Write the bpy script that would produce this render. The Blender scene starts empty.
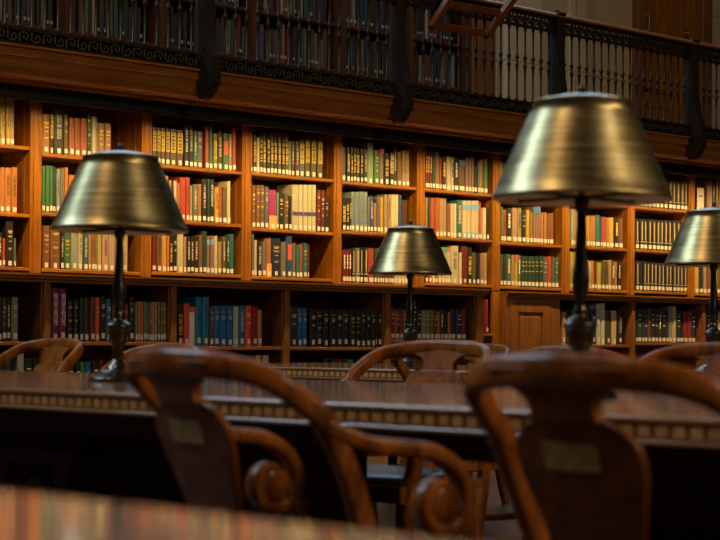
import bpy, math, random
from mathutils import Vector, Matrix, Euler
C = bpy.context.scene.collection
sc = bpy.context.scene
R = math.radians
rnd = random.Random(7)

# ------------------------------------------------------------------ camera geometry
F = 1788.0; AZ = R(46.45); SA, CA = math.sin(AZ), math.cos(AZ); CAMH = 0.888; ROLL = 0.0061; HZ = 340.0
def at(px, py, Y):
    """world point seen at photo pixel (px, py) on the plane y = Y (used to measure the shelves)"""
    dx, dy = px - 360, py - HZ
    dx, dy = dx + ROLL*dy, dy - ROLL*dx
    u = dx/F
    z = Y/(SA - u*CA)
    return Vector((z*(CA + u*SA), Y, CAMH - dy/F*z))
def px_of(p):
    X = SA*p[0] - CA*p[1]; z = CA*p[0] + SA*p[1]
    return 360 + X/z*F, z

# ------------------------------------------------------------------ materials
def newmat(name):
    m = bpy.data.materials.new(name); m.use_nodes = True
    nt = m.node_tree; b = nt.nodes['Principled BSDF']
    return m, nt, b
def wood(name, dark, light, rough=0.35, scale=1.0, stretch=(14, 14, 1.2), coat=0.3, bump=0.04, contrast=(0.3, 0.7), coat_rough=0.15, spec=.2):
    m, nt, b = newmat(name); N, L = nt.nodes, nt.links
    tc = N.new('ShaderNodeTexCoord'); mp = N.new('ShaderNodeMapping')
    mp.inputs['Scale'].default_value = [s*scale for s in stretch]
    L.new(tc.outputs['Object'], mp.inputs['Vector'])
    n1 = N.new('ShaderNodeTexNoise'); n1.inputs['Scale'].default_value = 2.2; n1.inputs['Detail'].default_value = 7; n1.inputs['Roughness'].default_value = .62; n1.inputs['Distortion'].default_value = .5
    L.new(mp.outputs[0], n1.inputs['Vector'])
    n2 = N.new('ShaderNodeTexNoise'); n2.inputs['Scale'].default_value = 14; n2.inputs['Detail'].default_value = 4
    L.new(mp.outputs[0], n2.inputs['Vector'])
    mx = N.new('ShaderNodeMath'); mx.operation = 'MULTIPLY_ADD'; mx.inputs[1].default_value = .35
    L.new(n2.outputs['Fac'], mx.inputs[0]); L.new(n1.outputs['Fac'], mx.inputs[2])
    cr = N.new('ShaderNodeValToRGB')
    cr.color_ramp.elements[0].position = contrast[0]+.17; cr.color_ramp.elements[0].color = (*dark, 1)
    cr.color_ramp.elements[1].position = contrast[1]+.17; cr.color_ramp.elements[1].color = (*light, 1)
    L.new(mx.outputs[0], cr.inputs[0]); L.new(cr.outputs[0], b.inputs['Base Color'])
    b.inputs['Roughness'].default_value = rough; b.inputs['Specular IOR Level'].default_value = spec
    b.inputs['Coat Weight'].default_value = coat; b.inputs['Coat Roughness'].default_value = coat_rough
    bp = N.new('ShaderNodeBump'); bp.inputs['Strength'].default_value = bump*.8; bp.inputs['Distance'].default_value = .002
    L.new(n2.outputs['Fac'], bp.inputs['Height']); L.new(bp.outputs[0], b.inputs['Normal'])
    return m
def plain(name, col, rough=.5, metal=0, nscale=20, var=.15, bump=0, coat=0, obj_color=False, attr=None, aniso=0, spec=.5):
    m, nt, b = newmat(name); N, L = nt.nodes, nt.links
    tc = N.new('ShaderNodeTexCoord'); n1 = N.new('ShaderNodeTexNoise'); n1.inputs['Scale'].default_value = nscale; n1.inputs['Detail'].default_value = 4
    L.new(tc.outputs['Object'], n1.inputs['Vector'])
    mr = N.new('ShaderNodeMapRange'); mr.inputs['From Min'].default_value = .25; mr.inputs['From Max'].default_value = .75
    mr.inputs['To Min'].default_value = 1-var; mr.inputs['To Max'].default_value = 1+var
    L.new(n1.outputs['Fac'], mr.inputs['Value'])
    vm = N.new('ShaderNodeVectorMath'); vm.operation = 'SCALE'
    L.new(mr.outputs[0], vm.inputs['Scale'])
    if obj_color:
        oi = N.new('ShaderNodeObjectInfo'); L.new(oi.outputs['Color'], vm.inputs[0])
    elif attr:
        a = N.new('ShaderNodeAttribute'); a.attribute_name = attr; L.new(a.outputs['Color'], vm.inputs[0])
    else:
        vm.inputs[0].default_value = col
    L.new(vm.outputs[0], b.inputs['Base Color'])
    b.inputs['Roughness'].default_value = rough; b.inputs['Metallic'].default_value = metal; b.inputs['Specular IOR Level'].default_value = spec
    b.inputs['Coat Weight'].default_value = coat; b.inputs['Coat Roughness'].default_value = .12
    if aniso: b.inputs['Anisotropic'].default_value = aniso
    if bump:
        bp = N.new('ShaderNodeBump'); bp.inputs['Strength'].default_value = bump; bp.inputs['Distance'].default_value = .003
        L.new(n1.outputs['Fac'], bp.inputs['Height']); L.new(bp.outputs[0], b.inputs['Normal'])
    return m
def brass():
    m, nt, b = newmat('brushed_brass'); N, L = nt.nodes, nt.links
    tc = N.new('ShaderNodeTexCoord'); mp = N.new('ShaderNodeMapping'); mp.inputs['Scale'].default_value = (5, 5, 170)
    L.new(tc.outputs['Object'], mp.inputs['Vector'])
    n1 = N.new('ShaderNodeTexNoise'); n1.inputs['Scale'].default_value = 1.0; n1.inputs['Detail'].default_value = 5
    L.new(mp.outputs[0], n1.inputs['Vector'])
    n2 = N.new('ShaderNodeTexNoise'); n2.inputs['Scale'].default_value = 9; n2.inputs['Detail'].default_value = 5; L.new(tc.outputs['Object'], n2.inputs['Vector'])
    ad = N.new('ShaderNodeMath'); ad.operation = 'MULTIPLY_ADD'; ad.inputs[1].default_value = .7
    L.new(n1.outputs['Fac'], ad.inputs[0]); L.new(n2.outputs['Fac'], ad.inputs[2])
    cr = N.new('ShaderNodeValToRGB'); cr.color_ramp.elements[0].position = .6; cr.color_ramp.elements[0].color = (.145, .107, .042, 1)
    cr.color_ramp.elements[1].position = 1.1; cr.color_ramp.elements[1].color = (.38, .305, .15, 1)
    L.new(ad.outputs[0], cr.inputs[0]); L.new(cr.outputs[0], b.inputs['Base Color'])
    b.inputs['Metallic'].default_value = 1
    mr = N.new('ShaderNodeMapRange'); mr.inputs['To Min'].default_value = .29; mr.inputs['To Max'].default_value = .42
    L.new(n1.outputs['Fac'], mr.inputs['Value']); L.new(mr.outputs[0], b.inputs['Roughness'])
    bp = N.new('ShaderNodeBump'); bp.inputs['Strength'].default_value = .25; bp.inputs['Distance'].default_value = .0012
    L.new(n1.outputs['Fac'], bp.inputs['Height']); L.new(bp.outputs[0], b.inputs['Normal'])
    return m
M = {}
M['case'] = wood('oak_bookcase', (.15, .047, .005), (.34, .130, .011), rough=.45, coat=.1)
M['caseh'] = wood('oak_bookcase_boards', (.15, .047, .005), (.34, .130, .011), rough=.42, coat=.15, stretch=(1.2, 14, 14))
M['ladder'] = wood('ladder_wood', (.10, .022, .006), (.16, .04, .011), rough=.5, coat=0, spec=.1)
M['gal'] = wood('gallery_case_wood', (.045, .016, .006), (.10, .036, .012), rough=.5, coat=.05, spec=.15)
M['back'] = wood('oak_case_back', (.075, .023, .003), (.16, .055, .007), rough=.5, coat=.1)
M['base'] = wood('walnut_base', (.11, .042, .013), (.23, .09, .028), rough=.4, coat=.2)
M['baseh'] = wood('walnut_base_boards', (.11, .042, .013), (.23, .09, .028), rough=.4, coat=.2, stretch=(1.2, 14, 14))
M['fascia'] = wood('fascia_wood', (.18, .058, .009), (.34, .122, .022), rough=.45, coat=.15, stretch=(1, 10, 10))
M['chair'] = wood('chair_oak', (.10, .027, .0045), (.31, .095, .016), rough=.38, spec=.06, coat=.2, coat_rough=.16, stretch=(9, 5, 2.2), contrast=(.34, .62))
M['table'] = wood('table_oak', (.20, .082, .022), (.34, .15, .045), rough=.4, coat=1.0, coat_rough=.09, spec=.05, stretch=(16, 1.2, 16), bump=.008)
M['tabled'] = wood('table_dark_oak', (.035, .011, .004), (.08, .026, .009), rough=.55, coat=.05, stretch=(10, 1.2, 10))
M['bead'] = wood('bead_moulding_oak', (.34, .165, .05), (.58, .31, .11), rough=.3, coat=.4, stretch=(8, 8, 8))
M['brass'] = brass()
M['bronze'] = plain('dark_bronze_stem', (.04, .036, .032), .3, .85, 30, .3, coat=.4)
M['cap'] = plain('brass_cap', (.36, .31, .2), .32, 1, 30, .2)
M['inner'] = plain('white_enamel_lining', (.82, .78, .68), .6, 0, 20, .08)
M['plate'] = plain('worn_brass_plate', (.60, .38, .13), .5, .3, 60, .35, bump=.2)
M['iron'] = plain('blackened_bronze_iron', (.02, .016, .012), .6, 0, 40, .35, spec=.15)
M['irongilt'] = plain('bronze_baluster', (.03, .020, .012), .38, .55, 60, .4)
M['keybar'] = plain('rubbed_bronze_bars', (.075, .06, .042), .45, .3, 60, .3)
M['trough'] = plain('black_trough', (.014, .013, .012), .5, .3, 30, .3)
M['leather'] = plain('black_leather', (.012, .011, .012), .38, 0, 120, .3, bump=.15, coat=.2)
M['paper'] = plain('label_paper', (.62, .59, .52), .7, 0, 200, .05)
M['pages'] = plain('page_block', (.62, .54, .4), .8, 0, 200, .15)
M['book'] = plain('book_cloth', (1, 1, 1), .5, 0, 60, .14, obj_color=True, coat=.08)
M['mark'] = plain('spine_print', (1, 1, 1), .5, 0, 60, .06, obj_color=True)
M['bookv'] = plain('book_cloth_far', (1, 1, 1), .55, 0, 60, .14, attr='tint')
M['floor'] = plain('stone_floor', (.07, .045, .03), .35, 0, 8, .3)
M['handle'] = plain('brass_handle', (.7, .5, .2), .3, 1, 30, .1)
M['notice'] = plain('notice_card', (.55, .5, .4), .6, 0, 40, .04)
M['noticedark'] = plain('notice_print', (.12, .12, .13), .6, 0, 40, .2)
def stone():
    m, nt, b = newmat('limestone_blocks'); N, L = nt.nodes, nt.links
    tc = N.new('ShaderNodeTexCoord'); mp = N.new('ShaderNodeMapping'); mp.inputs['Rotation'].default_value = (R(90), 0, 0)
    mp.inputs['Location'].default_value = (.2, .12, 0)
    L.new(tc.outputs['Object'], mp.inputs['Vector'])
    br = N.new('ShaderNodeTexBrick'); br.inputs['Color1'].default_value = (.58, .46, .28, 1); br.inputs['Color2'].default_value = (.52, .41, .25, 1)
    br.inputs['Mortar'].default_value = (.2, .155, .1, 1); br.inputs['Scale'].default_value = 1; br.inputs['Mortar Size'].default_value = .005
    br.inputs['Brick Width'].default_value = 1.0; br.inputs['Row Height'].default_value = .42
    L.new(mp.outputs[0], br.inputs['Vector']); 
    n = N.new('ShaderNodeTexNoise'); n.inputs['Scale'].default_value = 30; n.inputs['Detail'].default_value = 6; L.new(tc.outputs['Object'], n.inputs['Vector'])
    mx = N.new('ShaderNodeMix'); mx.data_type = 'RGBA'; mx.blend_type = 'MULTIPLY'; mx.inputs['Factor'].default_value = .35
    L.new(br.outputs['Color'], mx.inputs[6]); L.new(n.outputs['Color'], mx.inputs[7]); L.new(mx.outputs[2], b.inputs['Base Color'])
    b.inputs['Roughness'].default_value = .85
    return m
M['stone'] = stone()

# ------------------------------------------------------------------ mesh building
class MB:
    def __init__(s): s.v = []; s.f = []; s.mi = []; s.sm = []
    def add(s, vs, fs, mi=0, smooth=False):
        o = len(s.v); s.v += [tuple(v) for v in vs]
        for f in fs: s.f.append(tuple(i+o for i in f)); s.mi.append(mi); s.sm.append(smooth)
    def box(s, x0, x1, y0, y1, z0, z1, mi=0, mat=None):
        vs = [(x, y, z) for z in (z0, z1) for y in (y0, y1) for x in (x0, x1)]
        if mat is not None: vs = [mat @ Vector(v) for v in vs]
        s.add(vs, [(0,2,3,1), (4,5,7,6), (0,1,5,4), (2,6,7,3), (0,4,6,2), (1,3,7,5)], mi)
    def prism(s, prof, a0, a1, axis='x', mi=0, smooth=False):
        """closed 2-D profile extruded along an axis; profile coordinates are the other two axes in order"""
        n = len(prof); vs = []
        for a in (a0, a1):
            for p, q in prof:
                vs.append({'x': (a, p, q), 'y': (p, a, q), 'z': (p, q, a)}[axis])
        fs = [(i, (i+1) % n, n+(i+1) % n, n+i) for i in range(n)]
        s.add(vs, fs, mi, smooth)
        s.add(vs, [tuple(range(n))[::-1], tuple(range(n, 2*n))], mi)
    def lathe(s, prof, seg=32, mi=0, c=(0, 0, 0), smooth=True, cap=True):
        vs = []; n = len(prof)
        for r, z in prof:
            for k in range(seg):
                a = 2*math.pi*k/seg; vs.append((c[0]+r*math.cos(a), c[1]+r*math.sin(a), c[2]+z))
        fs = [(i*seg+k, i*seg+(k+1) % seg, (i+1)*seg+(k+1) % seg, (i+1)*seg+k) for i in range(n-1) for k in range(seg)]
        s.add(vs, fs, mi, smooth)
        if cap:
            if prof[0][0] > 1e-4: s.add(vs[:seg], [tuple(range(seg))[::-1]], mi)
            if prof[-1][0] > 1e-4: s.add(vs[-seg:], [tuple(range(seg))], mi)
    def sweep(s, ctrl, n=8, seg=14, mi=0, power=3.0):
        """ctrl: list of (pos, half_wide, half_thin, thin_dir); smooth superellipse tube through the points"""
        P = [Vector(c[0]) for c in ctrl]; A = [c[1] for c in ctrl]; B = [c[2] for c in ctrl]; D = [Vector(c[3]) for c in ctrl]
        def cr(a, b, c, d, t):
            return .5*((2*b) + (c-a)*t + (2*a-5*b+4*c-d)*t*t + (3*b-a-3*c+d)*t*t*t)
        pts = []
        m = len(P)
        for i in range(m-1):
            i0, i3 = max(i-1, 0), min(i+2, m-1)
            for k in range(n + (1 if i == m-2 else 0)):
                t = k/n
                pts.append((cr(P[i0], P[i], P[i+1], P[i3], t), A[i]+(A[i+1]-A[i])*t, B[i]+(B[i+1]-B[i])*t, D[i].lerp(D[i+1], t)))
        vs = []; q = len(pts)
        for j, (p, a, b, d) in enumerate(pts):
            T = (pts[min(j+1, q-1)][0]-pts[max(j-1, 0)][0]).normalized()
            d = (d - T*d.dot(T)).normalized(); w = T.cross(d)
            for k in range(seg):
                th = 2*math.pi*(k+.5)/seg; c, sn = math.cos(th), math.sin(th)
                x = abs(c)**(2/power)*(1 if c > 0 else -1); y = abs(sn)**(2/power)*(1 if sn > 0 else -1)
                vs.append(p + w*(a*x) + d*(b*y))
        s.add(vs, [(i*seg+k, i*seg+(k+1) % seg, (i+1)*seg+(k+1) % seg, (i+1)*seg+k) for i in range(q-1) for k in range(seg)], mi, True)
        s.add(vs[:seg], [tuple(range(seg))[::-1]], mi); s.add(vs[-seg:], [tuple(range(seg))], mi)
    def torus(s, c, r, t, axis='y', mi=0, a0=0, a1=2*math.pi, seg=14, ts=6):
        vs = []; full = abs(a1-a0-2*math.pi) < 1e-6; m = seg if full else seg+1
        for i in range(m):
            a = a0+(a1-a0)*i/seg
            for k in range(ts):
                b = 2*math.pi*k/ts; rr = r+t*math.cos(b); h = t*math.sin(b)
                p, q = rr*math.cos(a), rr*math.sin(a)
                vs.append({'y': (c[0]+p, c[1]+h, c[2]+q), 'x': (c[0]+h, c[1]+p, c[2]+q), 'z': (c[0]+p, c[1]+q, c[2]+h)}[axis])
        fs = [(i*ts+k, i*ts+(k+1) % ts, ((i+1) % m)*ts+(k+1) % ts, ((i+1) % m)*ts+k) for i in range(seg) for k in range(ts)]
        s.add(vs, fs, mi, True)
    def mesh(s, name, mats):
        me = bpy.data.meshes.new(name); me.from_pydata(s.v, [], s.f)
        for m in (mats if isinstance(mats, (list, tuple)) else [mats]): me.materials.append(m)
        me.polygons.foreach_set('material_index', s.mi); me.polygons.foreach_set('use_smooth', s.sm); me.update()
        return me
    def build(s, name, mats, parent=None, loc=None, bevel=0, fix=True):
        me = s.mesh(name, mats)
        if fix:
            import bmesh
            bm = bmesh.new(); bm.from_mesh(me); bmesh.ops.recalc_face_normals(bm, faces=bm.faces[:]); bm.to_mesh(me); bm.free()
        o = link(name, me, parent, loc)
        if bevel:
            md = o.modifiers.new('edge', 'BEVEL'); md.width = bevel; md.segments = 2; md.limit_method = 'ANGLE'; md.segments = 3; md.harden_normals = True; me.shade_smooth()
        return o
def link(name, me, parent=None, loc=None):
    o = bpy.data.objects.new(name, me); C.objects.link(o)
    if parent: o.parent = parent
    if loc is not None: o.location = loc
    return o
def thing(name, label, cat, loc=(0, 0, 0), rz=0, group=None):
    o = bpy.data.objects.new(name, None); C.objects.link(o); o.location = loc; o.rotation_euler = (0, 0, rz); o.empty_display_size = .1
    return tag(o, label, cat, group)
def tag(o, label, cat, group=None, kind=None):
    o['label'] = label; o['category'] = cat
    if group: o['group'] = group
    if kind: o['kind'] = kind
    return o
def struct(o): o['kind'] = 'structure'; return o
def kids(o): return [c for c in bpy.data.objects if c.parent == o]
def dup_tree(o, table=None, parent=None):
    table = table if table is not None else {}
    c = o.copy(); C.objects.link(c)
    if parent: c.parent = parent
    for ch in TREE.get(o.name, []): dup_tree(ch, table, c)
    return c
TREE = {}
def remember(o):
    for ch in kids(o):
        TREE.setdefault(o.name, []).append(ch); remember(ch)

ORD = 'zeroth first second third fourth fifth sixth seventh eighth ninth tenth eleventh twelfth thirteenth fourteenth fifteenth sixteenth seventeenth eighteenth nineteenth twentieth'.split()
ORD += ['twenty-first', 'twenty-second', 'twenty-third', 'twenty-fourth', 'twenty-fifth', 'twenty-sixth', 'twenty-seventh', 'twenty-eighth']

# ------------------------------------------------------------------ setting
YC = 10.1      # front plane of the upper cases
YB = 9.8       # front plane of the lower cases
YR = 9.3       # gallery railing
YG = 11.1      # gallery wall / upstairs cases
WX0, WX1 = -3.0, 19.0
b = MB(); b.box(-3, WX1, -3, 11.4, -.1, 0); struct(b.build('floor', M['floor']))
b = MB(); b.box(WX0, WX1, YC+.37, YC+.55, 0, 2.52); struct(b.build('wall_back', M['back']))
b = MB(); b.box(WX0, WX1, YR+.12, YG+.02, 2.55, 2.68); struct(b.build('trim_1', M['fascia']))       # gallery floor slab
b = MB()                                                                                          # moulded fascia under the railing
prof = [(YR-.02, 2.675), (YR-.02, 2.655), (YR, 2.65), (YR, 2.60), (YR+.012, 2.595), (YR+.025, 2.575), (YR+.035, 2.54), (YR+.06, 2.515), (YR+.065, 2.50), (YR+.10, 2.488), (YR+.15, 2.482), (YR+.155, 2.465), (YR+.30, 2.465), (YR+.30, 2.675)]
b.prism(prof, WX0, WX1, 'x')
k = WX0+.02
while k < WX1:                                                                                    # carved chevron fret along the top band
    for dz in (0, .017):
        b.add([(k, YR-.003, 2.612+dz), (k+.014, YR-.005, 2.624+dz), (k+.014, YR-.001, 2.630+dz), (k, YR-.001, 2.618+dz)], [(0, 1, 2, 3)])
        b.add([(k+.014, YR-.005, 2.624+dz), (k+.028, YR-.003, 2.612+dz), (k+.028, YR-.001, 2.618+dz), (k+.014, YR-.001, 2.630+dz)], [(0, 1, 2, 3)])
    k += .028
struct(b.build('trim_2', M['fascia'], fix=False))
# stone gallery wall with pilasters
xs = at(497, 60, YG).x; xd0 = at(632, 60, YG).x; xd1 = at(706, 60, YG).x
b = MB(); b.box(xs-.05, xd0, YG, YG+.3, 2.6, 5.0); b.box(xd1, WX1, YG, YG+.3, 2.6, 5.0); b.box(xd0, xd1, YG+.2, YG+.3, 2.6, 5.0)
b.box(WX0, xs-.05, YG+.36, YG+.5, 2.6, 5.0)
struct(b.build('wall_gallery', M['stone']))
b = MB()
for p0, p1 in ((500, 535), (563, 580)):
    b.box(at(p0, 40, YG).x, at(p1, 40, YG).x, YG-.09, YG, 2.68, 5.0)
struct(b.build('trim_3', M['stone'], bevel=.004))
# gallery door
b = MB()
b.box(xd0, xd0+.11, YG-.08, YG+.2, 2.68, 5.0); b.box(xd1-.16, xd1, YG-.08, YG+.2, 2.68, 5.0)
dr = b.build('door_1', M['base'], bevel=.006); struct(dr)
xm = at(682, 30, YG).x
b = MB(); b.box(xd0+.11, xm-.01, YG+.02, YG+.07, 2.68, 5.0); b.box(xm+.01, xd1-.16, YG+.02, YG+.07, 2.68, 5.0)
for q0, q1 in ((xd0+.24, xm-.14),):
    for z0, z1 in ((2.85, 3.3), (3.42, 4.5)):
        for e in ((q0, q1, z0, z0+.03), (q0, q1, z1-.03, z1), (q0, q0+.03, z0, z1), (q1-.03, q1, z0, z1)): b.box(e[0], e[1], YG+.005, YG+.02, e[2], e[3])
b.box(xm-.02, xm+.02, YG+.0, YG+.02, 2.68, 5.0)
b.build('door_leaf', M['case'], dr, bevel=.004)
p = at(646, 22, YG); b = MB(); b.box(p.x-.03, p.x+.03, YG-.0, YG+.02, p.z-.1, p.z+.08); b.box(p.x-.012, p.x+.012, YG-.05, YG-.03, p.z-.09, p.z+.07)
b.box(p.x-.01, p.x+.01, YG-.05, YG, p.z-.09, p.z-.07); b.box(p.x-.01, p.x+.01, YG-.05, YG, p.z+.05, p.z+.07)
b.build('door_handle', M['handle'], dr, bevel=.003)
p = at(687, 33, YG); b = MB(); b.box(p.x-.035, p.x+.035, YG-.0, YG+.02, p.z-.05, p.z+.04); b.torus((p.x, YG-.008, p.z), .018, .006)
b.build('door_escutcheon', M['handle'], dr)

# ------------------------------------------------------------------ upper bookcases
STILE = [(31.7, 41.7), (143, 151.7), (243.3, 251.5), (335, 342), (418, 425), (494, 500.5), (563.7, 570), (629, 635), (689.7, 695)]
SX = [(at(a, 200, YC).x, at(c, 200, YC).x) for a, c in STILE]
pitch = (SX[8][0]-SX[0][0])/8
SX = [(SX[0][0]-pitch, SX[0][1]-pitch)] + SX + [(SX[8][0]+pitch, SX[8][1]+pitch)]
SHELF = [((30, 146.7), (30, 214.2), (30, 267.5)), ((45, 153), (45, 212), (45, 268.5)), ((160, 164.2), (236, 224), (160, 271.7)), ((252, 172), (252, 227.5), (255, 276)),
         ((345, 181), (365, 231.7), (345, 282.3)), ((425, 188.3), (430, 236), (425, 282.5)), ((505, 195), (500, 241.3), (500, 286)), ((572, 200.3), (572, 245.3), (572, 288.7)),
         ((636, 206), (636, 249), (636, 290.5)), ((700, 211), (700, 254), (697, 293.3))]
SZ = [[at(x, y, YC+.004).z for x, y in r] for r in SHELF]
BAYWORD = 'first second third fourth fifth sixth seventh eighth ninth tenth'.split()
TOPZ = 2.54
for i in range(10):
    x0, x1 = SX[i][1], SX[i+1][0]                  # clear opening
    t = thing('bookcase', f'warm oak upper bookcase bay with three lit shelves, {BAYWORD[i]} from the left', 'bookcase', ((x0+x1)/2, YC, 1.2), group='upper wall bookcase bays')
    ox = (x0+x1)/2
    zb = 1.31
    def bx(m, a, c, y0, y1, z0, z1): m.box(a-ox, c-ox, y0-YC, y1-YC, z0-1.2, z1-1.2)
    m = MB(); sz0 = 1.31
    bx(m, SX[i][0], x0, YC, YC+.035, sz0, TOPZ); bx(m, SX[i][0]+.012, x0-.012, YC-.006, YC, sz0, TOPZ)
    m.build('stile', M['case'], t, bevel=.003)
    for xa_, xb_, xx in ((x0-.012, x0+.004, x0+.004), (x1-.012, x1-.001, x1-.016)):
        m = MB(); bx(m, xa_, xb_, YC+(.03 if xx < ox else .0), YC+.36, zb, TOPZ)
        for yy in (YC+.07, YC+.27): bx(m, xx, xx+.004, yy, yy+.014, zb+.03, TOPZ-.02)
        m.build('side_panel', M['case'], t)
    m = MB(); bx(m, x0, x1, YC+.34, YC+.365, zb, TOPZ)
    for fx in (.34, .67): bx(m, x0+(x1-x0)*fx-.02, x0+(x1-x0)*fx+.02, YC+.335, YC+.34, zb, TOPZ)
    m.build('back_panel', M['back'], t)
    m = MB(); bx(m, SX[i][1]-.005, SX[i+1][0]-.001, YC+.005, YC+.36, TOPZ-.02, TOPZ)
    m.build('top_board', M['caseh'], t)
    zs = list(SZ[i])
    for z in zs:
        m = MB(); bx(m, x0+.004, x1-.012, YC+.004, YC+.335, z-.024, z); m.build('shelf', M['caseh'], t, bevel=.004)
# top moulding is the dark light trough hung under the gallery
segx = [4.0, 7.46, 9.24, 11.04, 12.84, 16.0]
TW = ['first and longest at the left edge', 'second, ending at the second gallery bracket', 'third, above the middle lamp', 'fourth, behind the big lamp', 'fifth, at the right edge']
for i in range(5):
    x0, x1 = segx[i]+.004, segx[i+1]-.004
    t = thing('light_trough', f'black metal light trough under the gallery, {TW[i]}', 'light fitting', ((x0+x1)/2, 9.58, 2.44), group='light troughs under the gallery'); L = (x1-x0)/2
    m = MB()
    prof = [(-.03, .045), (-.03, -.045), (-.026, -.06), (-.018, -.06), (-.014, -.045), (-.012, .0), (.0, .022), (.05, .022), (.05, .045)]
    m.prism(prof, -L, L, 'x'); m.build('housing', M['trough'], t)
    m = MB(); m.prism([(-.036, .047), (-.036, -.05), (-.03, -.064), (-.0255, -.064), (-.02, -.05), (-.02, .047)], L-.03, L+.006, 'x'); m.build('joint_collar', M['trough'], t)
    m = MB(); m.box(-L+.2, -L+.23, -.02, .02, .04, .09); m.box(L-.3, L-.27, -.02, .02, .04, .09); m.build('hanger', M['trough'], t)

# ------------------------------------------------------------------ lower bookcases
BX = [(44, 50.8), (171.3, 177), (284.7, 290), (385.8, 391), (477, 484)]
LX = [(at(a, 310, YB).x, at(c, 310, YB).x) for a, c in BX]
bp = (LX[3][0]-LX[0][0])/3
LX = [(LX[0][0]-bp, LX[0][1]-bp)] + LX
YB2 = 10.04
RX = [(at(a, 310, YB2).x, at(c, 310, YB2).x) for a, c in ((556, 560), (632, 635.5), (702.5, 706))]
RX.append((RX[2][0]+1.05, RX[2][1]+1.05))
xL1 = LX[-1][1]; xR0 = max(at(503, 320, YB2).x, SX[6][1]+.006)
ZC = 1.306
LSH = [(20, 341.7), (60, 341.7), (230, 346.5), (300, 347), (395, 339.5)]
RSH = [(570, 344.5), (640, 342.5), (710, 342)]
def low_case(i, X0, X1, shelfz, word, yb=YB, dp=.57):
    (a0, a1), (c0, c1) = X0, X1; ox = (a1+c0)/2
    t = thing('low_bookcase', f'dark oak low bookcase under the ledge, {word}', 'bookcase', (ox, yb, 0), group='low bookcase bays')
    def bx(m, a, c, y0, y1, z0, z1): m.box(a-ox, c-ox, y0-yb, y1-yb, z0, z1)
    m = MB(); bx(m, a0, a1, yb, yb+.03, 0, 1.25); m.build('front_post', M['base'], t, bevel=.003)
    m = MB(); bx(m, a1-.035, a1-.008, yb+.03, yb+dp-.02, 0.06, 1.25); m.build('side_panel', M['base'], t)
    m = MB(); bx(m, c0-.012, c0-.001, yb+.02, yb+dp-.02, 0.06, 1.25); m.build('side_panel', M['base'], t)
    m = MB(); bx(m, a1-.01, c0-.001, yb+dp-.02, yb+dp, .06, 1.25)
    for fx in (.3, .65): bx(m, a1+(c0-a1)*fx, a1+(c0-a1)*fx+.03, yb+dp-.025, yb+dp-.02, .06, 1.25)
    m.build('back_panel', M['base'], t)
    m = MB(); bx(m, a1-.01, c0-.001, yb+.03, yb+.1, 0, .1); m.build('plinth', M['base'], t)
    for z in (shelfz, .42, .1):
        m = MB(); bx(m, a1-.006, c0-.012, yb+.006, yb+dp-.03, z-.024, z); m.build('shelf', M['baseh'], t, bevel=.003)
    return t
LZ = [at(x, y, YB+.006).z for x, y in LSH]; RZ = [at(x, y, YB2+.006).z for x, y in RSH]
LW = ['first bay from the left edge', 'second bay, behind the left lamp stem', 'third bay, holding the blue and red volumes', 'fourth bay, filled with black volumes', 'fifth bay, behind the middle lamp']
for i in range(5): low_case(i, LX[i], LX[i+1], LZ[i], LW[i])
RW = ['just right of the panelled cupboard', 'beneath the black and gold sets', 'last bay at the right edge']
for i in range(3): low_case(i, RX[i], RX[i+1], RZ[i], RW[i], YB2, .40)
m = MB(); m.box(LX[-1][0], LX[-1][1], YB, YB+.03, 0, 1.25); m.box(LX[-1][0]+.001, LX[-1][1], YB+.03, YB+.57, 0, 1.249)
o = m.build('end_panel', M['base'], bevel=.003); tag(o, 'dark oak end panel closing the left low bookcase run', 'panel')
def ledge(x0, x1, label, YB=YB, dp=.60):
    m = MB(); prof = [(YB-.045, 1.306), (YB-.045, 1.292), (YB-.03, 1.283), (YB-.03, 1.272), (YB-.012, 1.262), (YB-.008, 1.25), (YB+dp, 1.25), (YB+dp, 1.306)]
    m.prism(prof, x0, x1, 'x'); o = m.build('counter_ledge', M['baseh']); tag(o, label, 'ledge')
ledge(LX[0][0]-.6, xL1+.02, 'long dark oak ledge over the left low bookcases, behind the left lamp')
ledge(xR0+.001, RX[3][1]+.6, 'dark oak ledge over the panelled cupboard and right low bookcases', YB2, .42)
# narrow recess between the two low runs
t = thing('recess_shelves', 'narrow open oak recess between the low bookcases and the panelled cupboard', 'bookcase', ((xL1+xR0)/2, YC, 0)); ox = (xL1+xR0)/2
m = MB(); m.box(SX[6][0]-ox, SX[6][1]-ox, 0, .035, 0, 1.306); m.build('stile', M['case'], t, bevel=.003)
m = MB(); m.box(xL1+.005-ox, xR0-.005-ox, .34, .365, 0, 1.306); m.build('back_panel', M['back'], t)
for z in (at(488, 333, YC).z, .45, .1):
    for a, c in ((xL1+.004, SX[6][0]), (SX[6][1], xR0-.004)):
        if c-a > .02: m = MB(); m.box(a-ox, c-ox, .004, .335, z-.024, z); m.build('shelf', M['caseh'], t)
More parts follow.
